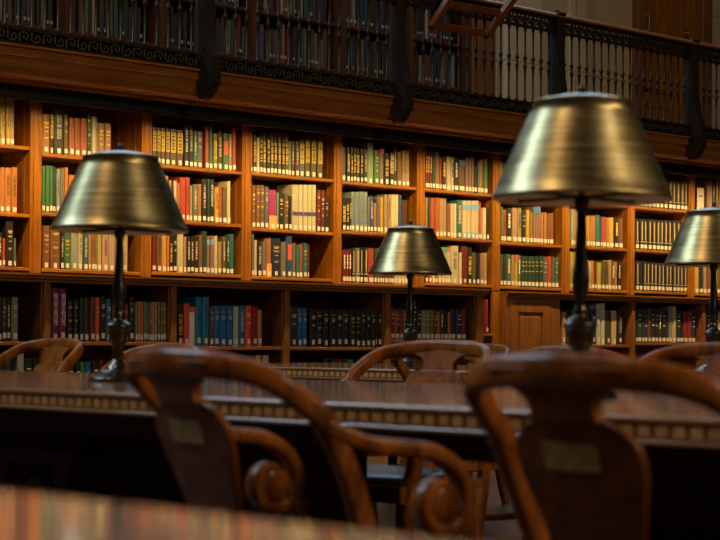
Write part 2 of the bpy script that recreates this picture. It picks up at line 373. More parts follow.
# panelled cupboard
cx0, cx1 = xR0, RX[0][0]; ox = (cx0+cx1)/2
t = thing('panelled_cupboard', 'oak cupboard with one recessed panel door, left of the big lamp stem', 'cupboard', (ox, YB2, 0)); W = (cx1-cx0)/2
m = MB(); m.box(-W, W, .02, .40, 0, 1.25); m.build('body', M['base'], t)  # dark base wood puts the ledge's shade into the cupboard's colour
m = MB(); m.box(-W, -W+.05, -.002, .02, 0, 1.25); m.box(W-.07, W, -.002, .02, 0, 1.25); m.build('face_frame', M['base'], t, bevel=.003)
m = MB(); a, c = -W+.055, W-.075
m.box(a, c, .008, .02, .12, 1.245); m.box(a, a+.1, -.008, .008, .12, 1.245); m.box(c-.1, c, -.008, .008, .12, 1.245); m.box(a+.1, c-.1, -.008, .008, 1.13, 1.245); m.box(a+.1, c-.1, -.008, .008, .12, .26)
d = m.build('door', M['base'], t, bevel=.006)
m = MB(); m.box(a+.13, c-.13, .0, .012, .30, 1.10); m.build('field_panel', M['base'], d, bevel=.008)

# ------------------------------------------------------------------ books
PAL = dict(y=(.75, .50, .09), o=(.72, .30, .06), r=(.62, .11, .06), c=(.80, .70, .48), g=(.10, .30, .11), dg=(.035, .11, .07), t=(.06, .26, .27), tl=(.30, .45, .46),
    k=(.030, .028, .026), dk=(.065, .058, .052), ol=(.20, .165, .065), br=(.32, .15, .065), db=(.17, .075, .04), ma=(.26, .035, .035), bl=(.06, .15, .34), nv=(.03, .05, .11),
    lb=(.40, .48, .44), gb=(.19, .23, .26), gy=(.30, .28, .24), tn=(.55, .40, .22), ro=(.55, .16, .06), mv=(.42, .25, .22), mg=(.52, .07, .28), pu=(.20, .03, .10), gg=(.20, .25, .17),
    yg=(.36, .40, .08), pk=(.68, .50, .36), ob=(.50, .27, .10), lg=(.42, .50, .36), w=(.8, .78, .72), mb=(.03, .16, .42), te=(.02, .24, .38), md=(.10, .06, .035), ye=(.70, .52, .15), sg=(.50, .49, .45))
CN = dict(y='yellow', o='orange', r='red', c='cream', g='green', dg='dark green', t='teal', tl='pale teal', k='black', dk='charcoal', ol='olive', br='brown', db='dark brown', ma='maroon',
    bl='blue', nv='navy', lb='pale blue', gb='grey-blue', gy='grey', tn='tan', ro='rust-red', mv='mauve', mg='magenta', pu='purple', gg='grey-green', yg='lime green', pk='pinkish cream',
    ob='orange-brown', lg='light green', w='white', mb='bright blue', te='turquoise', md='dark brown', ye='golden', sg='silver-grey')
GOLD = (.62, .43, .12); YEL = (.85, .62, .10); WHT = (.72, .68, .58); DRK = (.05, .04, .035); RED = (.6, .08, .05); NAVY = (.06, .05, .16); TOPB = (.05, .15, .35)
# title styles: g gold bands, w white vertical title, y yellow panel with border, Y tall yellow title, d dark vertical title, l white bands, R red panel, B blue panel, P violet band, s stripe, n none
def strip_mesh(name, rects, mat='mark'):
    m = MB()
    for x0, x1, z0, z1 in rects: m.box(x0, x1, -.5, .5, z0, z1)
    return m.mesh(name, M[mat])
def text_rects(seed, x0, x1, z0, z1, vertical=True):
    r = random.Random(seed); out = []; z = z1
    if vertical:
        while z > z0:
            h = r.uniform(.012, .024)
            if r.random() > .18:
                out.append((x0, x0+(x1-x0)*r.uniform(.25, .6), z-h, z-h*.35)); out.append((x1-(x1-x0)*r.uniform(.2, .5), x1, z-h*.8, z-h*.1))
                out.append((x0+(x1-x0)*.2, x1-(x1-x0)*.1, z-h*.55, z-h*.42))
            z -= h*1.15
    return out
TM = {}
TM['g'] = [strip_mesh('spine_title', [(-.34, .34, .80, .806), (-.3, .3, .765, .785), (-.22, .22, .735, .752), (-.28, .28, .655, .672), (-.34, .34, .675, .681), (-.2, .2, .55, .565), (-.25, .25, .40, .412), (-.15, .15, .37, .382)]),
           strip_mesh('spine_title', [(-.36, .36, .90, .905), (-.3, .3, .82, .84), (-.2, .2, .79, .805), (-.36, .36, .62, .625), (-.26, .26, .50, .52), (-.18, .18, .47, .485), (-.36, .36, .3, .305)])]
TM['l'] = [strip_mesh('spine_title', [(-.3, .3, .80, .815), (-.22, .28, .765, .78), (-.28, .2, .73, .745), (-.24, .24, .58, .592), (-.14, .14, .55, .562)]),
           strip_mesh('spine_title', [(-.3, .3, .84, .852), (-.16, .2, .74, .755), (-.26, .26, .70, .715), (-.2, .2, .66, .672), (-.1, .1, .5, .51)])]
TM['w'] = [strip_mesh('spine_title', text_rects(s, -.2, .22, .36, .86)) for s in (1, 2, 3)]
TM['d'] = [strip_mesh('spine_title', text_rects(s, -.18, .18, .40, .84)) for s in (4, 5, 6)]
TM['Y'] = [strip_mesh('spine_title', text_rects(s, -.30, .30, .28, .80)) for s in (7, 8, 9)]
def frame(x0, x1, z0, z1, t=.08, tz=.012): return [(x0, x1, z0, z0+tz), (x0, x1, z1-tz, z1), (x0, x0+t, z0+tz, z1-tz), (x1-t, x1, z0+tz, z1-tz)]
TM['y'] = [strip_mesh('spine_title', frame(-.38, .38, .36, .90) + text_rects(s, -.24, .24, .40, .87)) for s in (10, 11)]
TM['P'] = [strip_mesh('spine_panel', [(-.5, .5, .33, .41)])]
TM['R'] = [strip_mesh('spine_panel', [(-.38, .38, .42, .80)])]
TM['B'] = [strip_mesh('spine_panel', [(-.34, .34, .20, .26)] + text_rects(12, -.25, .25, .27, .92))]
TM['s'] = [strip_mesh('spine_title', [(-.16, .16, .30, .93), (-.4, .4, .93, .95), (-.4, .4, .24, .26)])]
TM['T'] = [strip_mesh('spine_panel', [(-.5, .5, .87, .998)])]
TM['L'] = [strip_mesh('spine_panel', [(-.5, .5, .0, .34)])]
TM['S'] = [strip_mesh('spine_panel', [(-.5, .5, .76, .90)])]; TM['S2'] = strip_mesh('spine_panel', [(-.5, .5, .02, .16)])
TCOL = dict(g=GOLD, l=WHT, w=WHT, d=DRK, Y=YEL, y=YEL, P=NAVY, R=RED, B=(.10, .16, .40), s=(.42, .34, .2), T=TOPB, L=(.78, .32, .08), S=(.15, .30, .50))
LABM = MB(); LABM.box(-.5, .5, -.5, .5, -.5, .5); LABM = LABM.mesh('spine_label', M['paper'])
# each row: (y pixel scale) window origin, scale, bay kind, shelf base z, plane y, list "x0,x1,top,colour,style"
ROWS = []
def row(bay, rowi, ox, oy, sc_, s): ROWS.append([bay, rowi, [tuple([ox+float(q[0])/sc_, ox+float(q[1])/sc_, oy+float(q[2])/sc_, q[3], q[4] if len(q) > 4 else 'n']) for q in (e.split(',') for e in s.split())]])
def more(ox, oy, sc_, s): ROWS[-1][2] += [tuple([ox+float(q[0])/sc_, ox+float(q[1])/sc_, oy+float(q[2])/sc_, q[3], q[4] if len(q) > 4 else 'n']) for q in (e.split(',') for e in s.split())]
# upper bays
row('u0', 0, 0, 90, 6, '-50,-28,50,ye,d -26,3,50,ye,d 5,33,50,ye,d 36,60,52,ye,d 61,88,55,ye,d')
row('u0', 1, 0, 180, 6, '-32,0,-75,o,n 0,29,-75,o,n 30,67,-73,o,d 70,107,-75,o,d')
row('u0', 2, 0, 180, 6, '-40,-18,300,dk,w -17,14,315,k,w 15,33,350,r,n 37,80,248,k,g 82,97,350,gg,n')
row('u1', 0, 0, 90, 6, '254,300,145,ob,g 301,322,125,k,y 324,381,115,dk,w 385,411,145,ol,l 413,446,168,ro,d 448,481,168,ro,d 483,521,172,ro,d 522,548,136,dg,g 550,576,160,c,n 577,586,170,tn,n 588,625,200,ob,g 627,666,202,ob,g')
row('u1', 1, 0, 180, 6, '254,273,-85,g,n 274,296,-85,g,n 297,318,-85,g,n 319,337,-78,dg,n 340,360,-65,lb,d 361,386,-65,gy,n 388,412,-75,o,n 413,450,-30,o,d 452,480,-20,y,d 482,510,-30,ob,n 512,540,-25,tn,n 542,575,-30,db,g 577,600,-25,k,w 602,640,-20,c,d 642,665,-20,br,g')
row('u1', 2, 0, 180, 6, '255,297,275,br,g 300,360,278,br,g 363,384,310,k,w 386,424,315,g,g 426,465,310,lb,n 468,498,310,c,d 502,528,315,t,w 530,546,315,tn,n 548,569,315,ob,d 570,584,318,gy,n 586,612,315,ye,n 614,650,312,pk,d 652,690,312,pk,n 692,722,312,pk,n 724,768,310,pk,n')
row('u2', 0, 120, 90, 6, '193,219,225,ol,y 220,244,228,ol,y 246,272,228,ol,y 273,298,232,ol,y 300,338,235,ol,y 341,380,240,ol,y 384,412,205,k,w 414,440,208,k,w 441,463,245,t,w 464,498,250,gb,l 514,536,215,ro,n 538,558,215,t,n 559,584,262,yg,Y 586,613,250,db,w 617,650,262,g,R 651,670,265,tn,w 672,695,230,r,n')
row('u2', 1, 120, 180, 6, '193,217,-10,ob,d 218,245,-15,br,g 246,268,-10,o,n 270,290,-25,y,n 292,307,0,ye,d 308,322,5,nv,n 323,342,5,c,n 343,362,20,ob,n 364,396,-15,r,n 397,420,-15,r,d 421,433,35,tn,n 436,464,28,gg,w 466,490,25,ob,n 494,522,-5,k,w 523,538,-5,dg,n 540,566,-5,k,w 568,592,45,y,d 593,612,45,ro,n 615,640,45,ol,n 642,662,8,c,n')
row('u2', 2, 120, 180, 6, '193,219,320,ma,n 221,250,310,br,d 252,280,318,y,n 281,297,335,o,n 298,316,325,k,Y 318,342,325,k,l 344,382,305,c,n 383,400,340,tn,n 401,423,340,k,w 424,445,340,k,w 446,472,340,k,w 473,494,330,br,n 495,520,308,dg,n 521,540,335,mv,S 542,563,335,mv,S 564,584,335,c,n 586,610,370,tn,n 613,635,340,ol,w 637,655,330,dg,w 656,683,325,t,n')
row('u3', 0, 240, 110, 6, '70,78,140,ro,n 80,101,145,dk,Y 102,119,165,c,n 120,138,130,dk,Y 139,159,130,ol,Y 161,181,132,dk,Y 182,202,135,ol,Y 203,224,138,dk,Y 226,246,140,ol,Y 250,268,143,dk,Y 269,293,146,ol,Y 290,306,188,tl,n 307,328,185,db,w 330,355,190,db,w 358,388,182,gb,y 392,422,165,ol,y 428,460,168,ol,y 465,496,170,ol,y')
row('u3', 1, 240, 190, 6, '70,93,-28,br,g 96,119,-28,br,g 122,147,-28,br,g 149,173,-18,gb,l 175,220,0,mg,L 222,234,15,tl,n 235,263,10,k,g 265,291,25,ol,g 293,310,35,k,n 312,350,-30,c,P 352,377,-30,c,P 379,404,-30,c,P 405,430,-30,c,P 432,458,-30,c,P 460,482,0,ma,g 484,507,0,ma,g 508,533,50,k,l')
row('u3', 2, 240, 190, 6, '68,83,265,gb,n 84,102,300,c,n 104,130,308,nv,w 132,157,308,gy,n 158,188,290,ob,L 192,245,292,nv,g 247,277,312,gy,n 280,312,278,bl,R 313,335,318,gy,n 337,356,335,t,n 358,376,325,ro,n 380,405,320,t,g 406,415,330,ol,n')
row('u4', 0, 240, 110, 6, '612,636,222,gb,n 642,663,222,k,Y 665,680,228,dk,Y 681,697,228,dk,Y 699,719,230,dk,Y'); more(360, 130, 6, '1,19,115,k,Y 21,44,118,k,w 46,82,80,lg,n 85,115,122,g,g 117,145,112,gy,T 147,175,140,k,Y 177,202,135,k,y 203,221,98,dg,w 223,247,132,br,n 250,273,122,tn,d 275,298,122,tn,d')
row('u4', 1, 240, 190, 6, '612,635,50,k,Y 637,655,48,k,Y 656,668,50,k,w 670,690,12,lb,B 692,715,12,lb,B'); more(360, 190, 6, '-3,19,12,lb,B 21,44,12,lb,B 46,58,42,gy,n 59,80,38,bl,w 82,100,80,ob,n 101,122,50,gb,n 123,140,42,y,n 142,163,28,tn,n 165,184,28,tn,d 186,209,28,c,n 210,232,28,c,n 233,250,30,bl,n 252,264,60,db,n 265,279,60,db,n')
row('u4', 2, 240, 190, 6, '614,634,358,ma,w 635,652,358,ma,w 653,669,358,ma,w 672,690,348,k,s 692,718,348,gy,s'); more(360, 190, 6, '0,19,345,k,s 21,46,345,k,s 50,82,350,r,n 84,100,352,dg,n 102,117,350,t,n 118,132,352,ma,n 133,146,352,ma,n 147,160,352,ma,n 161,174,352,ma,n 175,188,352,ma,n 190,207,350,bl,n 208,225,340,c,n 226,246,342,c,T 247,266,342,c,T 267,285,342,c,n')
row('u5', 0, 360, 130, 6, '391,403,120,ma,y 404,418,122,ma,y 419,431,125,ma,y 432,449,125,dg,n 451,478,128,mv,n 480,491,165,r,n 493,517,165,k,Y 519,545,160,c,n 546,562,165,c,d 563,590,165,k,w 592,628,180,ol,T 632,650,165,mv,n 651,668,165,mv,n 669,682,165,mv,n 684,703,215,k,n 705,718,188,gb,n'); more(480, 140, 6, '0,9,120,tn,n 10,22,118,br,n 23,44,112,g,n')
row('u5', 1, 360, 190, 6, '391,404,45,tn,n 405,421,50,dg,n 424,448,48,ro,n 450,475,48,ro,n 477,496,52,tn,n 497,520,52,tn,n 522,543,80,br,n 544,560,82,c,n 561,578,82,c,n 580,612,62,t,w 613,639,65,c,S 640,665,65,c,S 666,689,65,c,S 690,712,65,c,S 714,725,75,r,n'); more(480, 140, 6, '5,13,408,tn,n 15,37,408,c,n 38,52,410,k,n')
row('u5', 2, 360, 190, 6, '391,410,345,k,n 412,430,345,r,n 432,450,345,c,T 452,468,345,r,n 470,489,345,c,T 490,508,345,c,T 509,527,345,c,T 528,545,345,c,T 547,592,335,c,d 594,610,375,c,n 612,645,338,ma,n 647,672,345,k,Y 674,695,375,ol,n 696,718,380,k,n'); more(480, 230, 6, '0,18,140,mv,n 20,45,138,tn,n')
row('u6', 0, 480, 140, 6, '125,134,140,ye,n 135,149,133,g,n 150,166,145,tn,n 168,190,150,br,n 192,214,140,k,w 216,240,150,c,n 242,262,150,r,n 264,290,145,ol,n 292,316,150,dk,n 318,340,150,tn,n 342,366,150,gb,n 368,390,150,br,n 392,414,150,dg,n')
row('u6', 1, 480, 140, 6, '122,136,402,g,n 138,158,418,r,d 160,190,410,k,w 193,222,408,tn,n 225,250,408,tn,d 253,276,420,k,l 278,296,420,y,n 298,316,432,ob,n 318,332,400,mv,T 333,347,400,mv,T 348,361,400,mv,T 362,381,435,ob,n 383,402,435,ob,n 403,416,440,br,n 418,442,440,br,n')
row('u6', 2, 480, 230, 6, '122,137,145,ol,n 138,158,148,dk,n 160,183,145,t,Y 186,206,150,tn,n 207,224,150,y,R 226,243,150,gy,w 245,265,158,dg,g 266,285,158,dg,g 287,306,158,dg,g 308,329,158,dg,g 331,352,158,dg,g 354,377,158,dg,g 380,401,165,gb,l 403,427,158,r,n 429,446,160,ol,n 448,468,165,t,g')
row('u7', 0, 480, 140, 6, '545,570,170,ob,n 572,600,175,k,w 602,630,172,tn,n 632,655,180,br,n 657,684,175,r,n 686,712,176,ol,n 714,740,178,c,n 742,765,180,k,w 767,790,182,t,n')
row('u7', 1, 480, 140, 6, '545,560,415,lg,n 562,582,415,tn,n 584,606,430,c,n 608,630,440,dk,n 632,656,455,y,n 657,669,460,ob,n 671,690,455,o,n 692,719,450,t,n'); more(600, 140, 6, '0,9,460,bl,n 10,37,462,r,n 38,55,465,ob,n 57,84,465,y,n 86,110,468,k,Y 112,135,472,br,n')
row('u7', 2, 480, 230, 6, '540,557,132,ye,n 558,576,132,ye,n 578,600,150,tn,n 602,626,160,br,n 628,646,175,ma,n 648,668,185,c,n 669,685,185,o,n 687,700,190,db,n 702,719,195,ye,n'); more(600, 230, 6, '0,7,195,ye,n 8,27,188,ol,d 28,48,188,ol,d 49,69,180,tn,n 71,90,185,br,Y 91,104,190,tn,n 105,122,185,k,w')
row('u8', 0, 600, 140, 6, ' '.join('%d,%d,%d,k,s' % (214+i*24.4, 236+i*24.4, 236+i*1.2) for i in range(13)))
row('u8', 1, 600, 140, 6, ' '.join('%d,%d,%d,k,s' % (214+i*24.4, 236+i*24.4, 474+i*1.4) for i in range(13)))
row('u8', 2, 600, 230, 6, ' '.join('%d,%d,%d,k,%s' % (214+i*22.2, 234+i*22.2, 185+i*2.2, 'n' if i == 1 else 's') for i in range(14)))
row('u9', 0, 600, 140, 6, '640,655,240,mv,n 657,672,242,tn,n 675,690,245,k,w 692,708,245,k,s 710,726,250,br,n')
row('u9', 1, 600, 140, 6, '575,600,480,k,s 602,626,482,k,s 628,650,484,tn,n 652,676,486,br,n 678,702,488,g,n 704,726,490,k,n')
row('u9', 2, 600, 230, 6, '570,595,215,ye,n 597,620,218,nv,n 622,640,218,tn,n 642,662,222,br,n 664,684,222,dg,n 686,700,226,c,n 702,722,226,ol,n')
# lower bays
row('l0', 0, 0, 260, 6, '-60,-30,225,k,l -28,-8,225,nv,n -6,10,215,k,n 12,40,225,dk,g 43,65,235,k,w 70,110,222,gg,l')
row('l1', 0, 0, 260, 6, '307,353,170,pu,H 355,399,172,pu,H 405,438,240,k,g 442,471,240,k,g 478,499,225,nv,n 502,533,228,dk,d 540,571,225,db,d 573,601,225,r,g 603,634,218,k,l 637,669,235,bl,l 672,700,262,db,n'); more(120, 260, 6, '-5,28,255,k,g 30,48,262,ma,l 53,86,222,k,l 90,107,250,gg,n 108,124,250,ro,n 126,141,250,ro,n 143,158,250,t,n 160,174,252,br,n 176,190,252,ol,g 192,206,252,mv,n 208,223,252,mv,g 225,241,252,ol,g 243,258,253,ol,g 260,276,253,g,g 278,299,253,ol,g')
row('l2', 0, 120, 260, 6, '347,377,262,k,Y 384,416,262,r,n 418,453,282,w,T 456,492,222,te,d 495,534,222,te,d 538,560,280,db,l 562,600,275,mb,l 603,641,275,mb,l 645,681,275,mb,l 683,713,278,lb,w'); more(240, 270, 6, '-4,32,212,mb,w 34,70,215,r,l 72,107,218,ma,n 109,133,240,ob,n')
row('l3', 0, 240, 270, 6, '300,346,222,dk,l 348,373,230,mb,l 376,404,230,mb,l 420,456,235,k,l 460,494,235,k,g 500,532,235,k,l 540,578,236,k,l 583,615,236,k,l 618,655,236,k,l 660,694,240,k,g 697,720,240,k,g'); more(360, 270, 6, '5,35,240,k,l 38,62,240,k,l 66,92,240,k,l 96,104,240,dk,n 108,135,240,k,l')
row('l4', 0, 360, 270, 6, '182,207,230,ma,l 209,217,245,ro,n 218,236,238,db,l 238,258,240,ma,n 260,276,238,ol,l 282,300,245,dk,n 302,318,240,k,n 320,336,180,dg,l 342,366,235,k,l 370,394,240,gg,g 395,420,240,gg,g 424,444,240,ol,g 446,465,245,db,l 466,481,250,ro,n 483,499,235,nv,Y 502,528,240,k,n 530,543,250,ro,n 545,574,235,nv,n 578,610,240,nv,l 612,634,235,ma,n')
row('r0', 0, 480, 180, 3, '245,257,396,ob,n 259,274,392,k,l 276,290,390,dg,l 292,312,392,nv,n 314,330,388,db,n 333,348,388,nv,l 350,361,372,sg,n 363,376,370,sg,n 378,394,395,dk,n 396,411,392,tn,n 413,427,398,k,w')
row('r1', 0, 600, 230, 6, '212,228,478,k,n 230,250,475,dg,l 252,265,478,dk,n 267,286,480,nv,l 288,303,470,db,n 305,328,472,k,l 330,350,478,k,l 352,370,476,dk,w 372,395,480,k,l 397,413,478,nv,n 415,434,458,gy,n 436,456,458,tn,n 458,480,485,nv,l 482,503,486,k,n 505,525,488,ma,n 527,546,488,ma,n 548,570,490,nv,l')
row('r2', 0, 600, 230, 6, '640,655,480,k,l 657,672,485,nv,n 674,690,490,tn,n 692,708,488,k,l 710,725,490,sg,n')
# lower shelves of the low cases, tops just showing over the tables
row('l0', 1, 0, 330, 6, '-45,-20,150,k,l -18,28,145,dk,n 30,70,140,dk,n 107,144,115,lg,n 145,195,175,k,g 200,250,172,k,g')
row('l1', 1, 0, 330, 6, '300,322,198,db,n 324,350,198,ro,n 352,400,196,k,n 402,450,196,dk,l 455,483,200,k,l 485,510,195,g,n 512,546,195,mb,n 553,594,190,k,l 598,625,182,ma,l 640,670,190,k,n')
row('l2', 1, 120, 330, 6, '360,400,160,k,n 405,440,158,dk,l 445,480,160,nv,n 485,520,160,k,l 530,570,160,k,n 575,610,162,db,n 615,650,160,k,l')
row('l2', 2, 240, 270, 6, '95,128,512,tn,n 135,172,512,tn,n')
row('l3', 1, 240, 270, 6, '310,345,560,k,n 350,380,555,dk,n 385,420,555,k,l 430,465,552,k,n 500,530,532,k,l 555,580,535,nv,n 585,610,535,ma,n 615,645,538,k,l 650,680,538,t,n 690,718,540,k,l')
row('f5', 0, 480, 180, 3, '18,24,358,ma,n')
row('f6', 0, 480, 180, 3, '61,70,332,tn,n')

def bay_geo(key, r):
    i = int(key[1:])
    if key[0] == 'u': return YC+.02, SZ[i][r], SX[i][1]+.010, SX[i+1][0]-.010, .19
    if key == 'f5': return YC+.02, at(488, 333, YC).z, xL1+.004, SX[6][0]-.004, .2
    if key == 'f6': return YC+.02, at(488, 333, YC).z, SX[6][1]+.004, xR0-.004, .2
    if key[0] == 'l':
        if key == 'l2' and r == 2: r = 1
        return YB+.035, LZ[i] if r == 0 else .42, LX[i][1]+.004, LX[i+1][0]-.015, .24
    return YB2+.035, RZ[i] if r == 0 else .42, RX[i][1]+.004, RX[i+1][0]-.015, .24
# vertical angle: turn photo pixels into books standing on their shelf
BOOKS = []
for bay, r, es in ROWS:
    Y, zb, xa, xb, dep = bay_geo(bay, r); n = 0
    for (p0, p1, pt, col, st) in es:
        a = at(p0, pt, Y); c = at(p1, pt, Y)
        x0, x1 = max(a.x, xa), min(c.x, xb)
        if x1 - x0 < .006: continue
        if key0 := (BOOKS and BOOKS[-1]['bay'] == bay and BOOKS[-1]['row'] == r):
            x0 = max(x0, BOOKS[-1]['x1']+.0008)
            if x1-x0 < .006: continue
        n += 1
        h = max(.1, min(.42, (a.z+c.z)/2 - zb))
        pxw = abs(p1-p0); z = px_of((x0, Y))[1]
        BOOKS.append(dict(bay=bay, row=r, n=n, x0=x0, x1=x1, h=h, col=col, st=st, Y=Y, zb=zb, dep=dep*(.85+.2*rnd.random()), area=pxw*h/z*F))
def book_mesh(m, w, h, d, mi0=0, at_=(0, 0, 0), rot=0):
    bl = min(.005, w*.12); hw = w/2; prof = [(-hw, .004), (-hw*.75, -bl*.55), (0, -bl), (hw*.75, -bl*.55), (hw, .004), (hw, d), (-hw, d)]
    n = len(prof); vs = []
    cr, sr = math.cos(rot), math.sin(rot)
    for z in (0, h):
        for x, y in prof:
            X = x*cr + z*sr; Z = -x*sr + z*cr
            vs.append((at_[0]+X, at_[1]+y, at_[2]+Z))
    m.add(vs, [(i, (i+1) % n, n+(i+1) % n, n+i) for i in range(n)], mi0)
    m.add(vs, [tuple(range(n))[::-1], tuple(range(n, 2*n))], mi0+1)
    return bl
rows_rank = {}
for k in BOOKS: rows_rank.setdefault((k['bay'], k['row']), []).append(k['area'])
order = sorted(rows_rank, key=lambda q: -sum(rows_rank[q])/len(rows_rank[q]) + (1e4 if (q[0] in ('l1', 'l2', 'l3', 'l0') and q[1] > 0) or q[0] in ('f5', 'f6') else 0))
keep = set(); tot = 0
for q in order:
    if q[0] in ('f5', 'f6') or (q[0][0] == 'l' and q[1] > 0): continue
    if tot + len(rows_rank[q]) <= 322: keep.add(q); tot += len(rows_rank[q])
far = MB(); fart = []
ROWW = ['top', 'middle', 'bottom']
LBAY = dict(l0='first', l1='second', l2='third', l3='fourth', l4='fifth', r0='sixth', r1='seventh', r2='eighth')
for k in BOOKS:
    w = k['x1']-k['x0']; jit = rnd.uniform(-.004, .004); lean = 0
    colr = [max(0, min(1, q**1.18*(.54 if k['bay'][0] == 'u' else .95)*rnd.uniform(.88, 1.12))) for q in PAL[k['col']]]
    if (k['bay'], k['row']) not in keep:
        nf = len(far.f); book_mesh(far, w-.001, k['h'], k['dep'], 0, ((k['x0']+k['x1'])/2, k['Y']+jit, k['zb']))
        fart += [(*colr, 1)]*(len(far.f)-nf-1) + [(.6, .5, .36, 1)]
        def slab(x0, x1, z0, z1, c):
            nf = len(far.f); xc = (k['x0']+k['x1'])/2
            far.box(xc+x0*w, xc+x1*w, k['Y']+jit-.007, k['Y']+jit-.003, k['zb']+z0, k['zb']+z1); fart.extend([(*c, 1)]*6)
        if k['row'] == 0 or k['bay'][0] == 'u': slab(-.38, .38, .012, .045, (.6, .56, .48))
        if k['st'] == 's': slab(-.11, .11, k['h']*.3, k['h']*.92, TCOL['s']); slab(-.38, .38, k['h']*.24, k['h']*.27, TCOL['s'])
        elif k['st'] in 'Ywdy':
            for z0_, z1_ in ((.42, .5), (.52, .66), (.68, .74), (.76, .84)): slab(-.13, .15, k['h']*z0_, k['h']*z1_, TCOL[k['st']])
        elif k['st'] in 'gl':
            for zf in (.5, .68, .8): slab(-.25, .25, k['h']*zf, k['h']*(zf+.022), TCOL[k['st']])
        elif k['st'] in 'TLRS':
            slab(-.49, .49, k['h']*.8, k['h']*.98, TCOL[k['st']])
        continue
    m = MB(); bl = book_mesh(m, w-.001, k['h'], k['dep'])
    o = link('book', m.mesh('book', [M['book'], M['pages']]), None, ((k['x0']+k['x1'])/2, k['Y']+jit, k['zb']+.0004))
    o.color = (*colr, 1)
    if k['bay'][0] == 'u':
        pos = f"{ROWW[k['row']]} shelf of the {BAYWORD[int(k['bay'][1:])]} upper bay"; grp = f"books on the {pos}"
    else:
        pos = f"shelf of the {LBAY[k['bay']]} low bay"; grp = f"books on the {pos}"
    tag(o, f"{CN[k['col']]} book, {ORD[k['n']]} from the left on the {pos}", 'book', grp)
    # call-number label
    hw = w*rnd.uniform(.66, .8); hw = min(hw, .026)
    up = k['bay'][0] == 'u'
    lb = link('spine_label', LABM, o, (0, -bl-.0004, rnd.uniform(.022, .028) if up else rnd.uniform(.03, .045))); lb.scale = (hw, .0012, rnd.uniform(.028, .034) if up else .036)
    st = k['st']
    if k['col'] in ('mg',): st = 'L'
    if st == 'H':
        cu = bpy.data.curves.new('spine_title', 'FONT'); cu.body = 'BRITISH HISTORY'; cu.size = .038; cu.align_x = 'CENTER'; cu.align_y = 'CENTER'; cu.extrude = .0004
        tx = bpy.data.objects.new('spine_title', cu); C.objects.link(tx); tx.parent = o
        cu.materials.append(M['mark']); bpy.context.view_layer.update()
        me_ = bpy.data.meshes.new_from_object(tx.evaluated_get(bpy.context.evaluated_depsgraph_get())); bpy.data.objects.remove(tx)
        q_ = Matrix(((0, 1, 0), (0, 0, -1), (-1, 0, 0))) @ Matrix.Diagonal((k['h']*.60/.294, 1.15, 1))
        for v in me_.vertices: v.co = q_ @ v.co
        tx = link('spine_title', me_, o, (0, -bl-.0008, k['h']*.60)); tx.color = (.85, .75, .72, 1)
    elif st != 'n':
        ms = rnd.choice(TM[st]); tt = link(ms.name.split('.')[0], ms, o, (0, -bl-.0003, .0 if st not in 'PRTLS' else 0)); 
        tt.scale = (w-.002, .0010, k['h']); c = TCOL[st]
        if st in 'T': c = rnd.choice([(.05, .12, .4), (.1, .3, .1), (.6, .08, .05), (.05, .25, .3)])
        if st == 'g' and k['col'] == 'ob': c = YEL
        if st in 'wld': c = tuple(q*rnd.uniform(.7, 1.05) for q in c)
        tt.color = (*c, 1)
        if st == 'S': t2 = link('spine_panel', TM['S2'], o, tt.location); t2.scale = tt.scale; t2.color = tt.color
# ------------------------------------------------------------------ gallery: upstairs bookcases and their books
GU = [65, 159.5, 252, 339, 409.5, 465]
GX = [at(p, 40, YG).x for p in GU]; GX = [GX[0]-.9] + GX
gz = [at(270, 60.5, YG+.02).z, at(270, 12, YG+.02).z, at(270, 12, YG+.02).z+.42]
gr = random.Random(3)
GWD = ['at the left edge', 'left of the first bracket', 'behind the first bracket', 'between the two left brackets', 'behind the second bracket', 'nearest the stone wall']
for i in range(6):
    x0, x1 = GX[i], GX[i+1]; ox = (x0+x1)/2
    t = thing('gallery_bookcase', f'dark bookcase bay behind the gallery railing, {GWD[i]}', 'bookcase', (ox, YG, 2.68), group='gallery bookcase bays')
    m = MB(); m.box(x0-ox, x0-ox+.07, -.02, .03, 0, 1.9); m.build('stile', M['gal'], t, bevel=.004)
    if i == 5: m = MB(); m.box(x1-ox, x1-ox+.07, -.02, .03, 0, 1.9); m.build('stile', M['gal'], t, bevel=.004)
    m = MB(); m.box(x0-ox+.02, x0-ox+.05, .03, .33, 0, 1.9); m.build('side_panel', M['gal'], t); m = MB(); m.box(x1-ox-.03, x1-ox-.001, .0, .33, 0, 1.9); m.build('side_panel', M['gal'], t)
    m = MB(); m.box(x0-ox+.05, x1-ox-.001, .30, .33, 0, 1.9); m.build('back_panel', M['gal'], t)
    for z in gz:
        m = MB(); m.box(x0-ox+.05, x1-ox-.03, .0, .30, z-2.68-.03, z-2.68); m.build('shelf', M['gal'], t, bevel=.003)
    # books
    for z in gz:
        x = x0+.09; lim = x1-.02-gr.uniform(0, .12)
        while x < lim:
            w = gr.uniform(.022, .05); 
            if x+w > lim: break
            h = gr.uniform(.24, .30) if z > 3.3 else gr.uniform(.24, .34)
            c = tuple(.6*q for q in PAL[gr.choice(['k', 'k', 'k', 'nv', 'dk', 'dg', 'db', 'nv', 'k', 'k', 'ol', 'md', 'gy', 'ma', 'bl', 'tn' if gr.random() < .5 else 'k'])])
            lean = gr.choice([0, 0, 0, 0, .03, -.04]) 
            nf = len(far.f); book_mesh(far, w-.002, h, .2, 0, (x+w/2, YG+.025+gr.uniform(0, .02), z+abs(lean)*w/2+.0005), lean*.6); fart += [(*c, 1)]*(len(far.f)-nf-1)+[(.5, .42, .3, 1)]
            if gr.random() < .5:
                nf = len(far.f); far.box(x+w*.25, x+w*.75, YG+.018, YG+.022, z+.03, z+.055); fart += [(.36, .33, .28, 1)]*6
            x += w + gr.choice([.001, .001, .002, .012 if lean == 0 else .016])
